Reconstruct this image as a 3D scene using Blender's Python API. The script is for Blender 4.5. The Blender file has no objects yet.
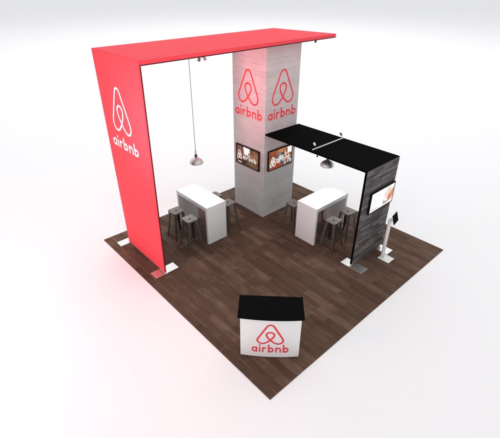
import bpy, bmesh, math, random
from mathutils import Vector, Matrix
random.seed(7)
SC = bpy.context.scene
COL = SC.collection
R = math.radians
PI = math.pi

# ------------------------------------------------------------------ helpers
def thing(name, label, cat, loc=(0, 0, 0), rotz=0.0, group=None):
    o = bpy.data.objects.new(name, None)
    COL.objects.link(o)
    o.empty_display_size = 0.1
    o.location = loc
    o.rotation_euler = (0, 0, rotz)
    o['label'] = label
    o['category'] = cat
    if group:
        o['group'] = group
    return o

def obj(name, bm, mat, parent=None, smooth=None):
    bmesh.ops.recalc_face_normals(bm, faces=bm.faces[:])
    me = bpy.data.meshes.new(name)
    bm.to_mesh(me)
    bm.free()
    if mat:
        me.materials.append(mat)
    o = bpy.data.objects.new(name, me)
    COL.objects.link(o)
    if parent:
        o.parent = parent
    if smooth is not None:
        for p in me.polygons:
            p.use_smooth = True
        try:
            me.set_sharp_from_angle(angle=R(smooth))
        except Exception:
            pass
    return o

def struct(name, bm, mat):
    o = obj(name, bm, mat)
    o['kind'] = 'structure'
    return o

def copy_tree(root, loc, rotz, label):
    r = root.copy()
    COL.objects.link(r)
    r.location = loc
    r.rotation_euler = (0, 0, rotz)
    r['label'] = label
    for ch in list(root.children):
        c = ch.copy()
        COL.objects.link(c)
        c.parent = r
        for g in list(ch.children):
            d = g.copy()
            COL.objects.link(d)
            d.parent = c
    return r

def add_box(bm, lo, hi, bev=0.0, seg=2):
    t = bmesh.new()
    bmesh.ops.create_cube(t, size=1.0)
    s = [hi[i] - lo[i] for i in range(3)]
    c = [(hi[i] + lo[i]) / 2 for i in range(3)]
    for v in t.verts:
        v.co = Vector((c[0] + v.co.x * s[0], c[1] + v.co.y * s[1], c[2] + v.co.z * s[2]))
    if bev > 0:
        bmesh.ops.bevel(t, geom=t.edges[:], offset=bev, segments=seg, profile=0.5, affect='EDGES')
    merge(bm, t)
    return bm

def merge(bm, t):
    m = {}
    for v in t.verts:
        m[v] = bm.verts.new(v.co)
    for f in t.faces:
        try:
            bm.faces.new([m[v] for v in f.verts])
        except ValueError:
            pass
    t.free()

def box(lo, hi, bev=0.0, seg=2):
    return add_box(bmesh.new(), lo, hi, bev, seg)

def add_hexa(bm, bottom, top):
    vs = [bm.verts.new(p) for p in bottom] + [bm.verts.new(p) for p in top]
    bm.faces.new(vs[:4])
    bm.faces.new(vs[4:])
    for i in range(4):
        j = (i + 1) % 4
        bm.faces.new((vs[i], vs[j], vs[4 + j], vs[4 + i]))
    return bm

def add_lathe(bm, prof, n=40, c=(0, 0, 0), cap=True):
    rings = []
    for r, z in prof:
        rings.append([bm.verts.new((c[0] + r * math.cos(2 * PI * k / n), c[1] + r * math.sin(2 * PI * k / n), c[2] + z)) for k in range(n)])
    for a, b in zip(rings, rings[1:]):
        for k in range(n):
            j = (k + 1) % n
            bm.faces.new((a[k], a[j], b[j], b[k]))
    if cap:
        bm.faces.new(rings[0])
        bm.faces.new(rings[-1])
    return bm

def add_tube(bm, pts, r, n=10):
    pts = [Vector(p) for p in pts]
    rings = []
    up0 = Vector((0, 0, 1))
    for i, p in enumerate(pts):
        a = pts[max(0, i - 1)]
        b = pts[min(len(pts) - 1, i + 1)]
        d = (b - a).normalized()
        up = up0 if abs(d.z) < 0.95 else Vector((1, 0, 0))
        s = d.cross(up).normalized()
        t = s.cross(d).normalized()
        rings.append([bm.verts.new(p + s * (r * math.cos(2 * PI * k / n)) + t * (r * math.sin(2 * PI * k / n))) for k in range(n)])
    for a, b in zip(rings, rings[1:]):
        for k in range(n):
            j = (k + 1) % n
            bm.faces.new((a[k], a[j], b[j], b[k]))
    bm.faces.new(rings[0])
    bm.faces.new(rings[-1])
    return bm

def catmull(P, closed, sub=10):
    P = [Vector(p) for p in P]
    n = len(P)
    out = []
    rng = n if closed else n - 1
    for i in range(rng):
        if closed:
            p0, p1, p2, p3 = P[(i - 1) % n], P[i], P[(i + 1) % n], P[(i + 2) % n]
        else:
            p1, p2 = P[i], P[i + 1]
            p0 = P[i - 1] if i > 0 else p1 * 2 - p2
            p3 = P[i + 2] if i + 2 < n else p2 * 2 - p1
        for k in range(sub):
            t = k / sub
            out.append(0.5 * ((2 * p1) + (p2 - p0) * t + (2 * p0 - 5 * p1 + 4 * p2 - p3) * t * t + (3 * p1 - p0 - 3 * p2 + p3) * t ** 3))
    if not closed:
        out.append(P[-1])
    return out

def ribbon(bm, pts, w, h, place, closed=False, round_ends=False):
    """a raised stroke of width w that follows pts (u, v); place(u, v, out) puts it on its surface"""
    pts = [Vector((p[0], p[1])) for p in pts]
    n = len(pts)
    L, Rr = [], []
    for i, p in enumerate(pts):
        a = pts[(i - 1) % n] if closed else pts[max(0, i - 1)]
        b = pts[(i + 1) % n] if closed else pts[min(n - 1, i + 1)]
        d = (b - a).normalized()
        nn = Vector((-d.y, d.x))
        L.append(p + nn * w / 2)
        Rr.append(p - nn * w / 2)
    lo, hi = 0.001, h
    q = [[bm.verts.new(place(x.x, x.y, o)) for x in s] for s, o in ((L, hi), (Rr, hi), (L, lo), (Rr, lo))]
    m = n if closed else n - 1
    for i in range(m):
        j = (i + 1) % n
        bm.faces.new((q[0][i], q[0][j], q[1][j], q[1][i]))
        bm.faces.new((q[0][i], q[0][j], q[2][j], q[2][i]))
        bm.faces.new((q[1][i], q[1][j], q[3][j], q[3][i]))
    if not closed:
        for i in (0, n - 1):
            bm.faces.new((q[0][i], q[1][i], q[3][i], q[2][i]))
    return bm

# ---- the looped mark and the word, as strokes
HALF = [(0, 1.0), (-.068, .978), (-.118, .915), (-.235, .675), (-.355, .42), (-.435, .235), (-.438, .13), (-.38, .04), (-.285, .0), (-.185, .025), (-.09, .10), (0, .20), (.080, .315), (.128, .425), (.128, .52), (.075, .59), (0, .61)]
def emblem(place, cu, v0, W, H, w, base=0.0):
    bm = bmesh.new()
    full = HALF + [(-x, y) for x, y in HALF[-2:0:-1]]
    pts = catmull(full, True, 8)
    k = len(pts) // 2
    a = pts[:k + 1]
    b = pts[k:] + [pts[0]]
    for i, s in enumerate((a, b)):
        ribbon(bm, [(cu + p.x * W / .89, v0 + p.y * H) for p in s], w, base + .003 + .0008 * i, place)
    return bm

def wordmark(place, cu, v0, W, xh, w, base=0.0):
    """airbnb in round-stroked lower case letters, total width W, x-height xh"""
    s = xh
    asc = 1.56 * s
    r = (s - w) / 2
    strokes = []
    x = 0.0
    def arc(cx, cy, a0, a1, rx, ry, n=18):
        return [(cx + rx * math.cos(R(a0 + (a1 - a0) * k / n)), cy + ry * math.sin(R(a0 + (a1 - a0) * k / n))) for k in range(n + 1)]
    bw = r * 2.15
    for ch in 'airbnb':
        if ch == 'a':
            strokes.append(('c', arc(x + bw / 2 + w / 2, s / 2, 0, 340, bw / 2, r, 17)))
            strokes.append(('o', [(x + bw + w / 2, 0), (x + bw + w / 2, s)]))
            x += bw + w
        elif ch == 'i':
            strokes.append(('o', [(x + w / 2, 0), (x + w / 2, s)]))
            strokes.append(('d', (x + w / 2, s * 1.36)))
            x += w
        elif ch == 'r':
            strokes.append(('o', [(x + w / 2, 0), (x + w / 2, s)]))
            strokes.append(('o', arc(x + w / 2 + r * 1.1, s / 2, 172, 62, r * 1.1, r)))
            x += w / 2 + r * 1.1 + r * .5 + w * .2
        elif ch == 'b':
            strokes.append(('o', [(x + w / 2, 0), (x + w / 2, asc)]))
            strokes.append(('c', arc(x + bw / 2 + w / 2, s / 2, 180, 520, bw / 2, r, 17)))
            x += bw + w
        elif ch == 'n':
            strokes.append(('o', [(x + w / 2, 0), (x + w / 2, s)]))
            strokes.append(('o', arc(x + bw / 2 + w / 2, s / 2, 178, 0, bw / 2, r) + [(x + bw + w / 2, 0)]))
            x += bw + w
        x += w * 1.15
    x -= w * 1.15
    k = W / x
    bm = bmesh.new()
    for i, (kind, p) in enumerate(strokes):
        h = base + .003 + .0005 * (i % 4)
        pl = lambda u, v, o: place(cu + (u - x / 2) * k, v0 + v, o)
        if kind == 'd':
            t = [(p[0] + w * .6 * math.cos(2 * PI * q / 16) / 1, p[1] + w * .6 * math.sin(2 * PI * q / 16)) for q in range(16)]
            top = [bm.verts.new(pl(u, v, h)) for u, v in t]
            bot = [bm.verts.new(pl(u, v, .001)) for u, v in t]
            bm.faces.new(top)
            for q in range(16):
                bm.faces.new((top[q], top[(q + 1) % 16], bot[(q + 1) % 16], bot[q]))
        else:
            ribbon(bm, p, w, h, pl, closed=(kind == 'c'))
    return bm

# ------------------------------------------------------------------ materials
def new_mat(name):
    m = bpy.data.materials.new(name)
    m.use_nodes = True
    nt = m.node_tree
    return m, nt, nt.nodes['Principled BSDF']

def N(nt, t, **kw):
    n = nt.nodes.new(t)
    for k, v in kw.items():
        setattr(n, k, v)
    return n

def plain(name, col, rough=.5, metal=0.0, spec=.5, var=.06, scale=14.0, bump=0.0):
    m, nt, b = new_mat(name)
    tc = N(nt, 'ShaderNodeTexCoord')
    no = N(nt, 'ShaderNodeTexNoise')
    no.inputs['Scale'].default_value = scale
    no.inputs['Detail'].default_value = 4
    nt.links.new(tc.outputs['Object'], no.inputs['Vector'])
    cr = N(nt, 'ShaderNodeValToRGB')
    c = Vector(col)
    cr.color_ramp.elements[0].position = .3
    cr.color_ramp.elements[1].position = .7
    cr.color_ramp.elements[0].color = (*(c * (1 - var)), 1)
    cr.color_ramp.elements[1].color = (*[min(1, x) for x in c * (1 + var)], 1)
    nt.links.new(no.outputs['Fac'], cr.inputs['Fac'])
    nt.links.new(cr.outputs['Color'], b.inputs['Base Color'])
    b.inputs['Roughness'].default_value = rough
    b.inputs['Metallic'].default_value = metal
    b.inputs['Specular IOR Level'].default_value = spec
    if bump > 0:
        bp = N(nt, 'ShaderNodeBump')
        bp.inputs['Strength'].default_value = bump
        bp.inputs['Distance'].default_value = .002
        nt.links.new(no.outputs['Fac'], bp.inputs['Height'])
        nt.links.new(bp.outputs['Normal'], b.inputs['Normal'])
    return m

def planks(name, cols, mortar, along, across, rough, bw, bh, mort=.004, streak=1.0, gap_mix=1.0, spec=.3, contrast=(.25, .75), vary=.42, broken=0.0):
    """boards: along/across are weight triples turning object coordinates into the board's own axes"""
    m, nt, b = new_mat(name)
    tc = N(nt, 'ShaderNodeTexCoord')
    def dot(wt):
        d = N(nt, 'ShaderNodeVectorMath', operation='DOT_PRODUCT')
        nt.links.new(tc.outputs['Object'], d.inputs[0])
        d.inputs[1].default_value = wt
        return d.outputs['Value']
    u, v = dot(along), dot(across)
    cb = N(nt, 'ShaderNodeCombineXYZ')
    nt.links.new(u, cb.inputs[0])
    nt.links.new(v, cb.inputs[1])
    br = N(nt, 'ShaderNodeTexBrick')
    br.offset = .37
    br.offset_frequency = 2
    br.inputs['Scale'].default_value = 1.0
    br.inputs['Brick Width'].default_value = bw
    br.inputs['Row Height'].default_value = bh
    br.inputs['Mortar Size'].default_value = mort
    br.inputs['Mortar Smooth'].default_value = .3
    br.inputs['Bias'].default_value = 0
    br.inputs['Color1'].default_value = (0, 0, 0, 1)
    br.inputs['Color2'].default_value = (1, 1, 1, 1)
    br.inputs['Mortar'].default_value = (.5, .5, .5, 1)
    nt.links.new(cb.outputs[0], br.inputs['Vector'])
    # grain, long along the board, shifted from board to board
    mp = N(nt, 'ShaderNodeMapping')
    mp.inputs['Scale'].default_value = (1.6, 26, 1)
    nt.links.new(cb.outputs[0], mp.inputs['Vector'])
    ad = N(nt, 'ShaderNodeVectorMath', operation='MULTIPLY_ADD')
    nt.links.new(br.outputs['Color'], ad.inputs[0])
    ad.inputs[1].default_value = (9, 5, 3)
    nt.links.new(mp.outputs[0], ad.inputs[2])
    no = N(nt, 'ShaderNodeTexNoise')
    no.inputs['Scale'].default_value = 1.0
    no.inputs['Detail'].default_value = 6
    no.inputs['Roughness'].default_value = .62
    nt.links.new(ad.outputs[0], no.inputs['Vector'])
    n2 = N(nt, 'ShaderNodeTexNoise')
    n2.inputs['Scale'].default_value = 3.2
    n2.inputs['Detail'].default_value = 3
    nt.links.new(cb.outputs[0], n2.inputs['Vector'])
    def math_(op, a, bb):
        x = N(nt, 'ShaderNodeMath', operation=op)
        for i, q in enumerate((a, bb)):
            if isinstance(q, (int, float)):
                x.inputs[i].default_value = q
            else:
                nt.links.new(q, x.inputs[i])
        return x.outputs[0]
    sep = N(nt, 'ShaderNodeSeparateColor')
    nt.links.new(br.outputs['Color'], sep.inputs[0])
    t = math_('ADD', math_('ADD', math_('MULTIPLY', sep.outputs[0], vary), (.42 - vary) / 2), math_('MULTIPLY', no.outputs['Fac'], .42 * streak))
    t = math_('ADD', t, math_('MULTIPLY', n2.outputs['Fac'], .30))
    cr = N(nt, 'ShaderNodeValToRGB')
    els = cr.color_ramp.elements
    lo, hi = contrast
    els[0].position = lo
    els[1].position = hi
    els[0].color = (*cols[0], 1)
    els[1].color = (*cols[-1], 1)
    for i, c in enumerate(cols[1:-1]):
        e = els.new(lo + (hi - lo) * (i + 1) / (len(cols) - 1))
        e.color = (*c, 1)
    nt.links.new(t, cr.inputs['Fac'])
    mx = N(nt, 'ShaderNodeMix', data_type='RGBA')
    gap = math_('MULTIPLY', br.outputs['Fac'], gap_mix)
    if broken:
        n3 = N(nt, 'ShaderNodeTexNoise')
        n3.inputs['Scale'].default_value = 1.0
        n3.inputs['Detail'].default_value = 2
        mp3 = N(nt, 'ShaderNodeMapping')
        mp3.inputs['Scale'].default_value = (2.6, 9, 1)
        nt.links.new(cb.outputs[0], mp3.inputs['Vector'])
        nt.links.new(mp3.outputs[0], n3.inputs['Vector'])
        mr = N(nt, 'ShaderNodeMapRange')
        mr.inputs[1].default_value = .42
        mr.inputs[2].default_value = .62
        nt.links.new(n3.outputs['Fac'], mr.inputs[0])
        gap = math_('MULTIPLY', gap, math_('ADD', math_('MULTIPLY', mr.outputs[0], broken), 1 - broken))
    nt.links.new(gap, mx.inputs['Factor'])
    nt.links.new(cr.outputs['Color'], mx.inputs[6])
    mx.inputs[7].default_value = (*mortar, 1)
    nt.links.new(mx.outputs[2], b.inputs['Base Color'])
    b.inputs['Roughness'].default_value = rough
    b.inputs['Specular IOR Level'].default_value = spec
    bp = N(nt, 'ShaderNodeBump')
    bp.inputs['Strength'].default_value = .25
    bp.inputs['Distance'].default_value = .002
    nt.links.new(no.outputs['Fac'], bp.inputs['Height'])
    nt.links.new(bp.outputs['Normal'], b.inputs['Normal'])
    return m

M = {}
M['floor'] = plain('white_floor_paint', (.86, .86, .865), .75, spec=.15, var=.004, scale=.3)
M['wood'] = planks('brown_plank_floor', [(.042, .0235, .0155), (.081, .047, .032), (.101, .061, .0425), (.165, .108, .078)], (.165, .115, .087), (0, 1, 0), (1, 0, 0), .7, .80, .165, mort=.009, gap_mix=.68, contrast=(.29, .80), spec=.06, vary=.26, broken=1.0, streak=1.2)
M['wood_edge'] = plain('brown_floor_edge', (.03, .018, .013), .7)
M["red"] = plain("coral_fabric", (.86, .078, .098), .75, spec=.12, var=.012, scale=60, bump=.05)
M['frame_dark'] = plain('dark_red_frame_edge', (.06, .012, .016), .6, spec=.2)  # dark red puts the shade of the arch's inner edges into the colour
M['white_ink'] = plain('white_print', (.9, .9, .9), .7, spec=.2, var=.01)
M['red_ink'] = plain('coral_print', (.80, .055, .075), .7, spec=.2, var=.03)
M['black'] = plain('black_fabric', (.0035, .0035, .0037), .9, spec=.02, var=.1, scale=60)
M['black_lam'] = plain('black_laminate', (.0045, .0045, .0048), .8, spec=.02, var=.1, scale=40)
M['tower'] = planks('whitewashed_boards', [(.36, .352, .347), (.49, .482, .477), (.545, .537, .532), (.63, .62, .615)], (.27, .262, .258), (1, 1, 0), (0, 0, 1), .8, 2.9, .135, mort=.004, gap_mix=.6, spec=.1, contrast=(.25, .80), vary=.12, broken=.9, streak=1.35)
M['dark_boards'] = planks('charcoal_boards', [(.040, .034, .035), (.080, .070, .071), (.110, .097, .097), (.185, .163, .163)], (.02, .018, .018), (1, 0, 0), (0, 0, 1), .75, .36, .066, mort=.004, gap_mix=.8, spec=.12, contrast=(.32, .78), vary=.40, streak=1.2, broken=.6)
M['laminate'] = plain('white_laminate', (.82, .815, .81), .35, spec=.4, var=.012, scale=5)
M['gunmetal'] = plain('brushed_gunmetal', (.185, .168, .154), .5, metal=.7, var=.14, scale=24, bump=.05)
M['gun_dark'] = plain('dark_stool_metal', (.165, .145, .13), .5, metal=.8, var=.14, scale=24)
M['steel'] = plain('brushed_steel_plate', (.70, .68, .68), .36, metal=1.0, var=.02, scale=40)
M['chrome'] = plain('spun_aluminium', (.74, .715, .71), .48, metal=1.0, var=.04, scale=30)
M['alu'] = plain('satin_white_aluminium', (.78, .78, .78), .4, metal=0.0, var=.012, scale=20)
M['plastic'] = plain('black_plastic', (.006, .006, .0065), .55, spec=.08, var=.1)
M['cord'] = plain('grey_cord', (.30, .29, .29), .6, var=.05)
M['socket'] = plain('dark_socket', (.10, .085, .08), .4, metal=.5, var=.1)
M['bulb'] = plain('opal_glass', (.85, .83, .80), .2, var=.01)

def screen_mat(name, strength):
    m, nt, b = new_mat(name)
    at = N(nt, 'ShaderNodeAttribute', attribute_name='picture')
    b.inputs['Base Color'].default_value = (.01, .01, .01, 1)
    b.inputs['Roughness'].default_value = .5
    b.inputs['Specular IOR Level'].default_value = .06
    nt.links.new(at.outputs['Color'], b.inputs['Emission Color'])
    b.inputs['Emission Strength'].default_value = strength
    return m
M['screen'] = screen_mat('lit_screen', 1.0)
m_, nt_, b_ = new_mat('lit_screen_white')
b_.inputs['Emission Color'].default_value = (1, .97, .93, 1)
b_.inputs['Emission Strength'].default_value = .82
b_.inputs['Base Color'].default_value = (.1, .1, .1, 1)
M['screen_white'] = m_

# ------------------------------------------------------------------ setting
bm = bmesh.new()
bmesh.ops.create_grid(bm, x_segments=8, y_segments=8, size=700)
for v in bm.verts:
    v.co.z = -.012
struct('floor', bm, M['floor'])
S = 6.096
struct('wood_flooring', box((0, 0, -.010), (S, S, 0), .002, 1), M['wood'])

# ------------------------------------------------------------------ foot plates shared by the two arches
def foot_plate(parent, lo, hi, px, py, alongx):
    f = obj('foot_plate', box((lo[0], lo[1], .001), (hi[0], hi[1], .010), .002, 1), M['steel'], parent)
    b = bmesh.new()
    w = (.05, .022) if alongx else (.022, .05)
    add_box(b, (px - w[0], py - w[1], .0104), (px + w[0], py + w[1], .016), .001, 1)
    add_box(b, (px - .016, py - .016, .0163), (px + .016, py + .016, .0446), .002, 1)
    obj('upright_bracket', b, M['steel'], f)
    return f

# ------------------------------------------------------------------ coral arch
arch = thing('fabric_arch', 'tall coral red wall bending into a long flat roof that reaches over the tower', 'display wall', (.46, 4.7, 0))
def loc(o, p):
    return Vector(p) - o.location
T = .022
def wp(p): return tuple(Vector(p) - Vector((.46, 4.7, 0)))
b = bmesh.new()
zt = 4.530
add_hexa(b, [wp(p) for p in ((.425, 3.835, .045), (.425, 5.520, .045), (.425 + T, 5.520, .045), (.425 + T, 3.835, .045))],
         [wp(p) for p in ((.455, 3.780, 4.6), (.455, 5.640, 4.6), (.455 + T, 5.640, 4.6), (.455 + T, 3.780, 4.6))])
bmesh.ops.bevel(b, geom=b.edges[:], offset=.004, segments=2, affect='EDGES')
fr = bmesh.new()
add_hexa(fr, [wp(p) for p in ((.425 + T + .0005, 3.840, .050), (.425 + T + .0005, 5.515, .050), (.425 + T + .022, 5.515, .050), (.425 + T + .022, 3.840, .050))],
         [wp(p) for p in ((.455 + T + .0005, 3.785, zt - .024), (.455 + T + .0005, 5.635, zt - .024), (.455 + T + .022, 5.635, zt - .024), (.455 + T + .022, 3.785, zt - .024))])
obj('frame', fr, M['frame_dark'], arch)
fr = bmesh.new()
z0_, z1_ = zt - .018, zt + .001
x0_ = .455 + T + .001
for q in (((x0_, yn_, 0), (5.895, 3.825, 0), (5.885, 3.865, 0), (x0_, yn_ + .04, 0)) for yn_ in (3.787,)):
    add_hexa(fr, [wp((p[0], p[1], z0_)) for p in q], [wp((p[0], p[1], z1_)) for p in q])
obj('roof_frame', fr, M['frame_dark'], arch)  # dark strip painting the shade line below the near roof edge
wall_red = obj('wall_panel', b, M['red'], arch)
b = bmesh.new()
yn = 3.782
add_hexa(b, [wp(p) for p in ((.456 + T, yn, zt + .002), (.456 + T, 5.640, zt + .002), (5.62, 5.715, zt + .002), (5.90, 3.82, zt + .002))],
         [wp(p) for p in ((.456 + T, yn, 4.60), (.456 + T, 5.640, 4.60), (5.62, 5.715, 4.60), (5.90, 3.82, 4.60))])
bmesh.ops.bevel(b, geom=b.edges[:], offset=.004, segments=2, affect='EDGES')
obj('roof_panel', b, M['red'], arch)
def pl_red(u, v, o):
    # u runs to the viewer's right (towards -y) on the outer face
    x = .425 + (.455 - .425) * (v - .045) / (4.6 - .045)
    return wp((x - o, 4.80 - u, v))
obj('emblem', emblem(pl_red, 0, 3.10, .73, .88, .042), M['white_ink'], arch)
obj('lettering', wordmark(pl_red, 0, 2.715, 1.10, .165, .042), M['white_ink'], arch)
foot_plate(arch, (.19 - .46, 5.51 - 4.7), (.79 - .46, 5.745 - 4.7), .45 - .46, 5.54 - 4.7, False)
foot_plate(arch, (.20 - .46, 3.835 - 4.7), (.80 - .46, 4.09 - 4.7), .452 - .46, 3.862 - 4.7, False)

# ------------------------------------------------------------------ tower
tx0, tx1, ty0, ty1 = 3.819, 5.007, 4.143, 5.347
tcx, tcy = (tx0 + tx1) / 2, (ty0 + ty1) / 2
tower = thing('display_tower', 'square whitewashed board tower standing between the two table areas, printed with coral marks', 'tower', (tcx, tcy, 0))
hx, hy = (tx1 - tx0) / 2, (ty1 - ty0) / 2
obj('tower_body', box((-hx, -hy, .001), (hx, hy, 4.528), .006, 2), M['tower'], tower)
def pl_tl(u, v, o): return (-hx - o, -u, v)
def pl_tr(u, v, o): return (u, -hy - o, v)
cuL = tcy - 4.76
cuR = 4.42 - tcx
obj('emblem', emblem(pl_tl, cuL, 3.085, .72, .80, .040), M['red_ink'], tower)
obj('lettering', wordmark(pl_tl, cuL + .005, 2.735, 1.0, .168, .043), M['red_ink'], tower)
obj('emblem', emblem(pl_tr, cuR, 3.10, .73, .80, .040), M['red_ink'], tower)
obj('lettering', wordmark(pl_tr, cuR, 2.745, 1.0, .168, .043), M['red_ink'], tower)

# ------------------------------------------------------------------ black arch
bx0, bx1, by = 3.83, 5.08, 1.15
barch = thing('fabric_arch', 'black flat roof on a charcoal board wall, running from the tower over the right table', 'display wall', ((bx0 + bx1) / 2, by, 0))
def wq(p): return tuple(Vector(p) - barch.location)
b = bmesh.new()
zb = 2.392
obj('wall_panel', box(wq((bx0, by + .004, .045)), wq((bx1, by + .055, zb)), .004, 1), M['black'], barch)
obj('board_facing', box(wq((bx0 + .003, by - .006, .047)), wq((bx1 - .003, by + .003, zb + .034)), .001, 1), M['dark_boards'], barch)
b = bmesh.new()
add_hexa(b, [wq(p) for p in ((bx0, by + .006, zb + .002), (bx1, by + .006, zb + .002), (5.085, ty0 - .003, zb + .002), (bx0 + .01, ty0 - .003, zb + .002))],
         [wq(p) for p in ((bx0, by + .006, 2.433), (bx1, by + .006, 2.433), (5.085, ty0 - .003, 2.433), (bx0 + .01, ty0 - .003, 2.433))])
obj('roof_panel', b, M['black'], barch)
foot_plate(barch, wq((3.765, .83, 0)), wq((4.03, 1.42, 0)), 3.865 - barch.location.x, .028, True)
foot_plate(barch, wq((4.855, .835, 0)), wq((5.125, 1.42, 0)), 5.03 - barch.location.x, .028, True)

# ------------------------------------------------------------------ televisions
def blob(c, u, v, cu, cv, ru, rv, col, soft=.35, box_=False):
    d = max(abs(u - cu) / ru, abs(v - cv) / rv) if box_ else math.hypot((u - cu) / ru, (v - cv) / rv)
    k = min(1, max(0, (1 + soft - d) / (2 * soft)))
    k = k * k * (3 - 2 * k)
    return tuple(c[i] * (1 - k) + col[i] * k for i in range(3))
_rnd = [[random.random() for _ in range(14)] for _ in range(20)]
def vnoise(u, v):
    x, y = u * 17.9, v * 11.9
    i, j = int(x), int(y)
    fx, fy = x - i, y - j
    a = _rnd[i][j] * (1 - fx) + _rnd[i + 1][j] * fx
    c = _rnd[i][j + 1] * (1 - fx) + _rnd[i + 1][j + 1] * fx
    return a * (1 - fy) + c * fy
def pic_brown(u, v):
    c = (.10, .040, .026)
    c = blob(c, u, v, .14, .60, .13, .5, (.24, .085, .07))
    c = blob(c, u, v, .82, .62, .20, .36, (.27, .115, .055))
    c = blob(c, u, v, .70, .16, .3, .15, (.15, .085, .04))
    c = blob(c, u, v, .27, .16, .22, .12, (.05, .022, .014))
    c = blob(c, u, v, .47, .84, .15, .24, (1.0, .96, .92), .15, True)
    c = blob(c, u, v, .50, .58, .06, .08, (.7, .62, .55), .4)
    c = blob(c, u, v, .33, .60, .035, .3, (.42, .12, .07), .5)
    c = blob(c, u, v, .16, .09, .08, .035, (.75, .55, .45), .4, True)
    for i in range(9):
        hu, hv = .06 + .105 * i, .20 + .5 * _rnd[i][3]
        c = blob(c, u, v, hu, hv, .025 + .02 * _rnd[i][5], .05 + .08 * _rnd[i][6], ((.40, .20, .12), (.05, .025, .02), (.30, .08, .05))[i % 3], .4)
    k = .45 + 1.0 * vnoise(u, v)
    return tuple(x * k for x in c) if c[0] < .6 else c
def pic_orange(u, v):
    c = (.30, .085, .022)
    c = blob(c, u, v, .20, .78, .2, .2, (.28, .06, .02))
    c = blob(c, u, v, .62, .88, .22, .16, (.50, .19, .05))
    c = blob(c, u, v, .46, .70, .12, .17, (.16, .15, .14))
    c = blob(c, u, v, .60, .66, .05, .12, (.03, .025, .022))
    c = blob(c, u, v, .90, .80, .10, .17, (1.0, .98, .97), .15, True)
    c = blob(c, u, v, .74, .66, .06, .13, (.75, .62, .55), .4)
    c = blob(c, u, v, .78, .78, .03, .16, (.07, .045, .05), .5)
    c = blob(c, u, v, .50, .52, .07, .16, (.62, .64, .68), .4)
    c = blob(c, u, v, .60, .18, .10, .13, (.06, .10, .15), .4)
    c = blob(c, u, v, .90, .16, .12, .11, (.72, .70, .68), .4)
    c = blob(c, u, v, .30, .12, .2, .12, (.33, .05, .03))
    c = blob(c, u, v, .80, .05, .2, .06, (.20, .07, .03))
    for i in range(10):
        hu, hv = .08 + .09 * i, .30 + .34 * _rnd[i][8]
        c = blob(c, u, v, hu, hv, .022 + .012 * _rnd[i][2], .05 + .03 * _rnd[i][4], ((.60, .36, .24), (.05, .035, .04), (.70, .66, .64), (.10, .13, .20))[i % 4], .35)
        c = blob(c, u, v, hu, hv - .16, .034, .12, ((.12, .15, .22), (.55, .50, .48), (.35, .06, .04))[i % 3], .4)
    k = .6 + .8 * vnoise(v * .8, u)
    return tuple(x * k for x in c) if c[0] < .6 else c
def pic_white(u, v):
    c = (1.0, 1.0, 1.0)
    c = blob(c, u, v, .74, .66, .15, .28, (.74, .66, .48), .5)
    c = blob(c, u, v, .64, .80, .07, .10, (.93, .90, .80), .6)
    c = blob(c, u, v, .71, .52, .07, .15, (.93, .80, .72), .4)
    c = blob(c, u, v, .69, .55, .012, .02, (.45, .32, .28), .6)
    c = blob(c, u, v, .74, .56, .012, .02, (.45, .32, .28), .6)
    c = blob(c, u, v, .84, .34, .10, .20, (.74, .22, .13), .3)
    c = blob(c, u, v, .93, .46, .07, .24, (.80, .24, .14), .35)
    c = blob(c, u, v, .96, .66, .03, .14, (.55, .16, .11), .5)
    c = blob(c, u, v, .60, .20, .045, .12, (.55, .40, .20), .5)
    c = blob(c, u, v, .70, .15, .09, .06, (.36, .27, .30), .4)
    c = blob(c, u, v, .84, .16, .05, .05, (.62, .45, .38), .5)
    c = blob(c, u, v, .08, .20, .06, .16, (.80, .95, .90), .6)
    for k, w in enumerate((.16, .20, .12)):
        c = blob(c, u, v, .10 + w / 2, .52 - .09 * k, w / 2, .016, (.72, .80, .78), .5, True)
    c = blob(c, u, v, .22, .10, .17, .022, (.50, .45, .43), .5, True)
    c = blob(c, u, v, .50, .02, .5, .02, (.95, .93, .85), .3, True)
    return c

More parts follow.
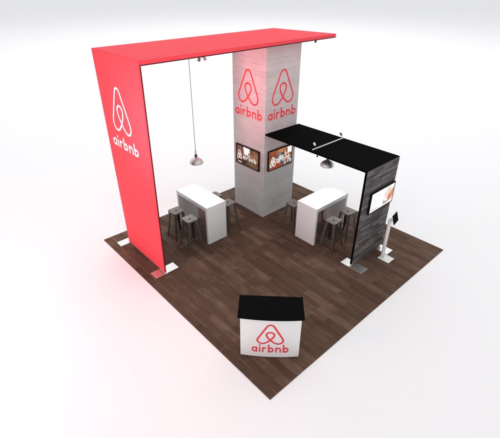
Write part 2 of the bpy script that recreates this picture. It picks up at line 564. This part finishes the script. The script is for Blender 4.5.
def television(label, cx, cy, z0, z1, W, rotz, pic, overlay):
    H = z1 - z0
    t = thing('television', label, 'television', (cx, cy, z0), rotz, 'wall mounted televisions')
    # local: x right, z up, front face at y = -.05, wall at y = 0
    b = bmesh.new()
    add_box(b, (-W / 2, -.046, 0), (W / 2, -.018, H), .005, 2)
    obj('casing', b, M['plastic'], t)
    obj('wall_bracket', box((-W * .25, -.0175, H * .25), (W * .25, -.001, H * .75), .002, 1), M['gun_dark'], t)
    bz = .026
    f = bmesh.new()
    yF, yB = -.052, -.0465
    for lo, hi in (((-W / 2, 0), (W / 2, bz)), ((-W / 2, H - bz), (W / 2, H)), ((-W / 2, bz), (-W / 2 + bz, H - bz)), ((W / 2 - bz, bz), (W / 2, H - bz))):
        add_box(f, (lo[0], yF, lo[1]), (hi[0], yB, hi[1]), .001, 1)
    obj('bezel', f, M['plastic'], t)
    nx, nz = 96, 54
    sm = bmesh.new()
    x0, x1, y0, y1 = -W / 2 + bz - .001, W / 2 - bz + .001, bz - .001, H - bz + .001
    vs = [[sm.verts.new((x0 + (x1 - x0) * i / nx, -.0485, y0 + (y1 - y0) * j / nz)) for i in range(nx + 1)] for j in range(nz + 1)]
    cols = []
    for j in range(nz + 1):
        for i in range(nx + 1):
            cols.append(pic(i / nx, j / nz))
    for j in range(nz):
        for i in range(nx):
            sm.faces.new((vs[j][i], vs[j][i + 1], vs[j + 1][i + 1], vs[j + 1][i]))
    sm.verts.index_update()
    s = obj('screen', sm, M['screen'], t)
    at = s.data.color_attributes.new('picture', 'FLOAT_COLOR', 'POINT')
    for i, c in enumerate(cols):
        at.data[i].color = (*c, 1)
    if overlay:
        pl = lambda u, v, o: (x0 + u * (x1 - x0), -.0487 - o * .3, y0 + v * (y1 - y0))
        k = (x1 - x0) / (y1 - y0)
        eu, ev, ew, eh, wu, wv, ww, xh, st = overlay
        pe = lambda u, v, o: pl(u / k, v, o)
        obj('emblem', emblem(pe, eu * k, ev, ew * k, eh, st), M['screen_white'], s)
        obj('lettering', wordmark(pe, wu * k, wv, ww * k, xh, st), M['screen_white'], s)
    return t
television('television on the left face of the tower showing white lettering over a dark brown room', tx0, (4.284 + 5.212) / 2, 1.362, 1.925, .928, R(-90), pic_brown, (.155, .28, .19, .46, .61, .32, .60, .18, .046))
television('television on the right face of the tower with an orange and white picture', (3.928 + 4.843) / 2, ty0, 1.383, 1.944, .915, 0, pic_orange, (.165, .16, .22, .50, .62, .28, .64, .22, .054))
television('television on the charcoal board wall with a mostly white picture', 4.555, by - .006, 1.33, 1.855, .965, 0, pic_white, None)

# ------------------------------------------------------------------ bar tables
def bar_table(label, cx, cy, W, L, rotz, H=1.058):
    t = thing('bar_table', label, 'bar table', (cx, cy, 0), rotz, 'white bar tables')
    # local: length along y
    th, te = .105, .07
    obj('tabletop', box((-W / 2 + .001, -L / 2 + te + .0005, H - th), (W / 2 - .001, L / 2 - te - .0005, H - .001), .003, 2), M['laminate'], t, 40)
    for s in (-1, 1):
        y0, y1 = (-L / 2, -L / 2 + te) if s < 0 else (L / 2 - te, L / 2)
        obj('end_panel', box((-W / 2, y0, .001), (W / 2, y1, H), .007, 3), M['laminate'], t, 40)
    return t
bar_table('white bar table left of the tower, beside the coral wall', (1.877 + 2.47) / 2, (4.093 + 5.403) / 2, .593, 1.31, 0)
bar_table('white bar table right of the tower, under the black roof', (3.804 + 5.067) / 2, (2.29 + 2.909) / 2, .619, 1.263, R(90))

# ------------------------------------------------------------------ stools
def rounded_square(h, r, n=6):
    pts = []
    for q, (sx, sy) in enumerate(((1, 1), (-1, 1), (-1, -1), (1, -1))):
        for k in range(n + 1):
            a = R(90 * q + 90 * k / n)
            pts.append(((h - r) * sx + r * math.cos(a), (h - r) * sy + r * math.sin(a)))
    return pts
def make_stool(label, x, y, rotz):
    t = thing('bar_stool', label, 'stool', (x, y, 0), rotz, 'metal stools at the bar tables')
    H = .765
    b = bmesh.new()
    outer = rounded_square(.158, .045)
    n = len(outer)
    def ring(f, z, sag=0): return [b.verts.new((px * f, py * f, z)) for px, py in outer]
    def circ(r, z): return [b.verts.new((r * math.cos(math.atan2(py, px)), r * math.sin(math.atan2(py, px)), z)) for px, py in outer]
    rings = [ring(.98, H - .040), ring(1.0, H - .036), ring(1.0, H - .008), ring(.965, H), ring(.80, H - .001), ring(.55, H - .006), circ(.030, H - .010), circ(.027, H - .030), ring(.55, H - .026), ring(.95, H - .022)]
    rings.append(rings[0])
    for a, c in zip(rings, rings[1:]):
        for k in range(n):
            j = (k + 1) % n
            b.faces.new((a[k], a[j], c[j], c[k]))
    obj('seat', b, M['gunmetal'], t, 35)
    for sx, sy in ((1, 1), (1, -1), (-1, -1), (-1, 1)):
        l = bmesh.new()
        # folded sheet leg: two flanges meeting at the corner, wide under the seat and narrow at the foot
        top, bot = .138, .205
        wt, wb = .072, .030
        tk = .006
        for ax in (0, 1):
            def P(c, w, z, d, inner):
                a = c - (tk if inner else 0)
                bb = c - (tk if ax == 1 else 0) - d * w
                q = (a, bb) if ax == 0 else (bb, a)
                return (q[0] * sx, q[1] * sy, z)
            zt_, zb_ = H - .041, .004
            add_hexa(l, [P(bot, wb, zb_, 0, False), P(bot, wb, zb_, 1, False), P(bot, wb, zb_, 1, True), P(bot, wb, zb_, 0, True)],
                     [P(top, wt, zt_, 0, False), P(top, wt, zt_, 1, False), P(top, wt, zt_, 1, True), P(top, wt, zt_, 0, True)])
        lg = obj('leg', l, M['gun_dark'], t)
        fb = bmesh.new()
        add_box(fb, (bot * sx - .022 * (sx > 0) - .004 * (sx < 0), bot * sy - .022 * (sy > 0) - .004 * (sy < 0), .0005), (bot * sx + .004 * (sx > 0) + .022 * (sx < 0), bot * sy + .004 * (sy > 0) + .022 * (sy < 0), .0035))
        obj('foot_pad', fb, M['plastic'], lg)
    z = .26
    f = (H - z) / H
    e = .138 + (.205 - .138) * f - .004
    b = bmesh.new()
    for sy in (-1, 1):
        add_box(b, (-e, sy * e - .004, z - .009), (e, sy * e + .004, z + .009), .001, 1)
    for sx in (-1, 1):
        add_box(b, (sx * e - .004, -e + .005, z + .010), (sx * e + .004, e - .005, z + .028), .001, 1)
    obj('footrest', b, M['gun_dark'], t)
    return t
st = make_stool('metal stool at the left table nearest the coral wall', 1.548, 4.963, R(1))
for x, y, a, lab in (
    (1.580, 4.413, -2, 'metal stool before the left table, the one farther from the coral wall'),
    (2.800, 4.420, 3, 'metal stool behind the right end of the left table, close to the tower'),
    (2.780, 4.960, -1, 'metal stool almost wholly hidden behind the middle of the left table'),
    (4.146, 2.005, 2, 'metal stool at the right table, standing free in front of its near end'),
    (4.757, 2.034, -3, 'metal stool at the right table nearest the charcoal wall'),
    (4.050, 3.230, 1, 'metal stool behind the left end of the right table, beside the tower foot'),
    (4.730, 3.080, 2, 'metal stool hidden behind the right table, only its legs showing beneath the top')):
    copy_tree(st, (x, y, 0), R(a), lab)

# ------------------------------------------------------------------ pendant lamps
def pendant(label, x, y, zrim, ztop):
    t = thing('pendant_lamp', label, 'lamp', (x, y, zrim), 0, 'pendant lamps above the tables')
    out = [(.150, 0), (.164, .003), (.167, .014), (.160, .042), (.140, .078), (.107, .110), (.070, .133), (.042, .147), (.030, .160)]
    inn = [(r - .005, z - .004 if i > 1 else z + .004) for i, (r, z) in enumerate(out[1:])]
    b = bmesh.new()
    prof = out[1:] + [(.025, .160)] + [(max(.02, r - .006), max(.002, z - .005)) for r, z in reversed(out[2:-1])] + [(.160, .004)]
    add_lathe(b, prof + [prof[0]], 48, cap=False)
    bmesh.ops.remove_doubles(b, verts=b.verts[:], dist=1e-5)
    obj('lamp_shade', b, M['chrome'], t, 50)
    obj('bulb', add_lathe(bmesh.new(), [(.004, .022), (.026, .028), (.040, .055), (.038, .080), (.022, .110), (.018, .125)], 24), M['bulb'], t, 50)
    obj('socket', add_lathe(bmesh.new(), [(.024, .126), (.026, .161), (.034, .163), (.034, .215), (.026, .225), (.016, .228)], 24), M['socket'], t, 40)
    obj('cable_sleeve', add_lathe(bmesh.new(), [(.022, .229), (.022, .300), (.012, .345), (.010, .420)], 20), M['alu'], t, 40)
    h = ztop - zrim
    obj('cord', add_lathe(bmesh.new(), [(.0065, .421), (.0065, h - .031)], 10), M['cord'], t) if h > .47 else None
    obj('ceiling_cup', add_lathe(bmesh.new(), [(.008, h - .030), (.038, h - .022), (.042, h - .001)], 24), M['alu'], t, 40)
    return t
pendant('pendant lamp hanging on a long cord from the coral roof above the left table', 2.13, 4.755, 1.955, 4.531)
pendant('pendant lamp hanging close under the black roof above the right table', 4.37, 2.55, 1.945, 2.393)

# ------------------------------------------------------------------ small roof fittings
rail = thing('spotlight_rail', 'thin silver rail with two small spotlights lying across the black roof', 'spotlight rail', (4.46, 2.652, 2.434))
obj('rail', box((-.575, -.013, .004), (.575, .013, .024), .004, 2), M['alu'], rail)
for sx in (-.45, .45):
    obj('rail_pad', box((sx - .02, -.016, .0005), (sx + .02, .016, .0035)), M['plastic'], rail)
def spot_on_rail(x, lean, mat):
    a = bmesh.new()
    add_tube(a, [(x, 0, .0245), (x, 0, .06), (x, lean * .02, .085)], .007)
    arm = obj('arm', a, M['gun_dark'], rail)
    h = bmesh.new()
    add_lathe(h, [(.016, 0), (.024, .006), (.026, .05), (.018, .072), (.008, .078)], 20)
    for v in h.verts:
        v.co = Matrix.Rotation(R(38) * -lean, 4, 'X') @ v.co + Vector((x, lean * .022, .080))
    obj('spot_head', h, mat, arm, 45)
spot_on_rail(-.46, 1, M['alu'])
spot_on_rail(.535, 1, M['gun_dark'])
def clip_spot(name, label, x, y, z, heads, k=1.0):
    t = thing(name, label, 'spotlight', (x, y, z), 0, 'small spotlights clipped under the roof edges')
    c = bmesh.new()
    add_box(c, (-.022, -.012, -.030), (.022, .030, -.001), .003, 1)
    obj('clamp', c, M['gun_dark'], t)
    for dx, m in heads:
        h = bmesh.new()
        add_lathe(h, [(.012, 0), (.026, -.010), (.029, -.060), (.024, -.066), (.006, -.066)], 18)
        for v in h.verts:
            v.co = Matrix.Rotation(R(-40 if dx > 0 else 30), 4, 'Y') @ v.co + Vector((dx, 0, -.031))
        obj('spot_head', h, m, t, 45)
    t.scale = (k, k, k)
clip_spot('clip_spotlight', 'pair of small spotlights under the coral roof edge beside the lamp cord', 1.80, 3.83, 4.531, ((-.045, M['gun_dark']), (.045, M['cord'])))
clip_spot('clip_spotlight', 'single small dark spotlight under the far right end of the coral roof', 5.21, 3.86, 4.531, ((-.03, M['plastic']),), .8)
clip_spot('clip_spotlight', 'single tiny dark spotlight under the near edge of the black roof', 3.87, 2.47, 2.393, ((-.02, M['plastic']),), .6)

# ------------------------------------------------------------------ tablet kiosk
ki = thing('tablet_stand', 'slim white tablet stand in front of the charcoal board wall', 'tablet stand', (4.70, .87, 0))
obj('base_plate', box((-.128, -.245, .001), (.142, .05, .012), .002, 1), M['alu'], ki)
obj('pole', box((-.055, -.022, .0125), (.055, .022, 1.09), .008, 3), M['alu'], ki, 40)
b = bmesh.new()
add_tube(b, [(0, -.0225, 1.04), (0, -.06, 1.055), (0, -.085, 1.09), (-.01, -.098, 1.135)], .016)
obj('arm', b, M['alu'], ki, 40)
b = bmesh.new()
add_box(b, (-.034, -.040, .013), (.034, -.0225, .075), .004, 1)
obj('foot_bracket', b, M['steel'], ki)
mt = Matrix.Translation((-.012, -.115, 1.155)) @ Matrix.Rotation(R(10), 4, 'Z') @ Matrix.Rotation(R(-18), 4, 'X')
b = box((-.14, -.008, -.112), (.14, .008, .112), .007, 2)
b.transform(mt)
tb = obj('tablet', b, M['plastic'], ki, 40)
b = box((-.122, -.0095, -.096), (.122, -.0082, .096))
b.transform(mt)
obj('screen', b, M['black_lam'], tb)

# ------------------------------------------------------------------ reception counter
ct = thing('reception_counter', 'small white curved front counter with a black top, standing alone at the near corner', 'counter', (.592, .616, 0), R(-45))
def front(u, half, sag, y):    # bowed front edge in local coordinates
    return y - sag * (1 - (u / half) ** 2)
def counter_slab(half, yf, sag, yb, z0, z1, n=28, bev=0):
    b = bmesh.new()
    pts = [(-half + 2 * half * i / n, front(-half + 2 * half * i / n, half, sag, yf)) for i in range(n + 1)] + [(half, yb), (-half, yb)]
    lo = [b.verts.new((x, y, z0)) for x, y in pts]
    hi = [b.verts.new((x, y, z1)) for x, y in pts]
    b.faces.new(lo)
    b.faces.new(hi)
    m = len(pts)
    for i in range(m):
        j = (i + 1) % m
        b.faces.new((lo[i], lo[j], hi[j], hi[i]))
    if bev:
        bmesh.ops.bevel(b, geom=[e for e in b.edges if e.calc_face_angle(0) > .6], offset=bev, segments=2, affect='EDGES')
    return b
obj('cabinet', counter_slab(.518, 0, .035, .40, .022, .984, bev=.004), M['laminate'], ct, 30)
obj('plinth', counter_slab(.49, .03, .03, .38, .001, .0215), M['black_lam'], ct, 30)
obj('countertop', counter_slab(.556, -.062, .035, .455, .985, 1.022, bev=.005), M['black_lam'], ct, 30)
def pl_ct(u, v, o): return (u, front(u, .518, .035, 0) - o, v)
obj('emblem', emblem(pl_ct, .003, .365, .45, .455, .032), M['red_ink'], ct)
obj('lettering', wordmark(pl_ct, .005, .145, .65, .128, .034), M['red_ink'], ct)

# ------------------------------------------------------------------ camera
cam = bpy.data.cameras.new('camera')
co = bpy.data.objects.new('camera', cam)
COL.objects.link(co)
F = Vector((0.57346778, 0.62837392, -0.52562432))
Rt = Vector((0.73963828, -0.67300032, 0.00240261))
U = Vector((0.3522356, 0.39014969, 0.85071341))
mw = Matrix((Rt, U, -F)).transposed().to_4x4()
mw.translation = Vector((-2.86925994, -2.65068223, 5.82837406))
co.matrix_world = mw
cam.sensor_width = 36
cam.lens = 36 * 395.0987 / 500
cam.clip_start = .05
cam.clip_end = 3000
SC.camera = co

# ------------------------------------------------------------------ light: a white studio, soft boxes overhead and at the side, plus added pink bounce fills
w = bpy.data.worlds.new('World')
SC.world = w
w.use_nodes = True
bg = w.node_tree.nodes['Background']
bg.inputs['Color'].default_value = (.985, .99, 1.0, 1)
bg.inputs['Strength'].default_value = .90
def area(name, loc, target, sx, sy, power, col=(1, 1, 1), spread=180):
    l = bpy.data.lights.new(name, 'AREA')
    l.shape = 'RECTANGLE'
    l.size = sx
    l.size_y = sy
    l.energy = power
    l.color = col
    l.spread = R(spread)
    o = bpy.data.objects.new(name, l)
    COL.objects.link(o)
    o.location = loc
    o.rotation_euler = (Vector(target) - Vector(loc)).to_track_quat('-Z', 'Y').to_euler()
    return o
area('overhead_softbox', (22, 24, 24), (22, 24, 0), 46, 46, 5000)
area('side_softbox', (-14, 5, 2.6), (0, 4.7, 2.4), 10, 5, 190)
area('pink_gel_softbox', (-6.0, 4.4, 5.0), (-3.0, 4.4, 0), 3, 3, 104, (1, .36, .40), 105)  # added lamp imitating the coral wall's bounce on the floor outside it
area('pink_gel_strip', (-4.2, 1.9, 3.4), (3.8, 4.9, 3.6), 1.2, 1.2, 30, (1, .34, .38), 34)  # added lamp standing in for coral bounce on the tower's left face
def lamp_light(name, x, y, z, power):
    l = bpy.data.lights.new(name, 'SPOT')
    l.energy = power
    l.spot_size = R(92)
    l.spot_blend = .5
    l.shadow_soft_size = .03
    l.color = (1, .96, .92)
    o = bpy.data.objects.new(name, l)
    COL.objects.link(o)
    o.location = (x, y, z)
lamp_light('pendant_light', 2.13, 4.755, 1.965, 40)
lamp_light('pendant_light', 4.37, 2.55, 1.955, 40)

SC.view_settings.view_transform = 'Standard'
SC.view_settings.look = 'None'
SC.view_settings.exposure = 0
SC.view_settings.gamma = 1
SC.cycles.max_bounces = 12
SC.cycles.diffuse_bounces = 8
SC.cycles.glossy_bounces = 6
SC.cycles.use_denoising = True
SC.cycles.sample_clamp_indirect = 10
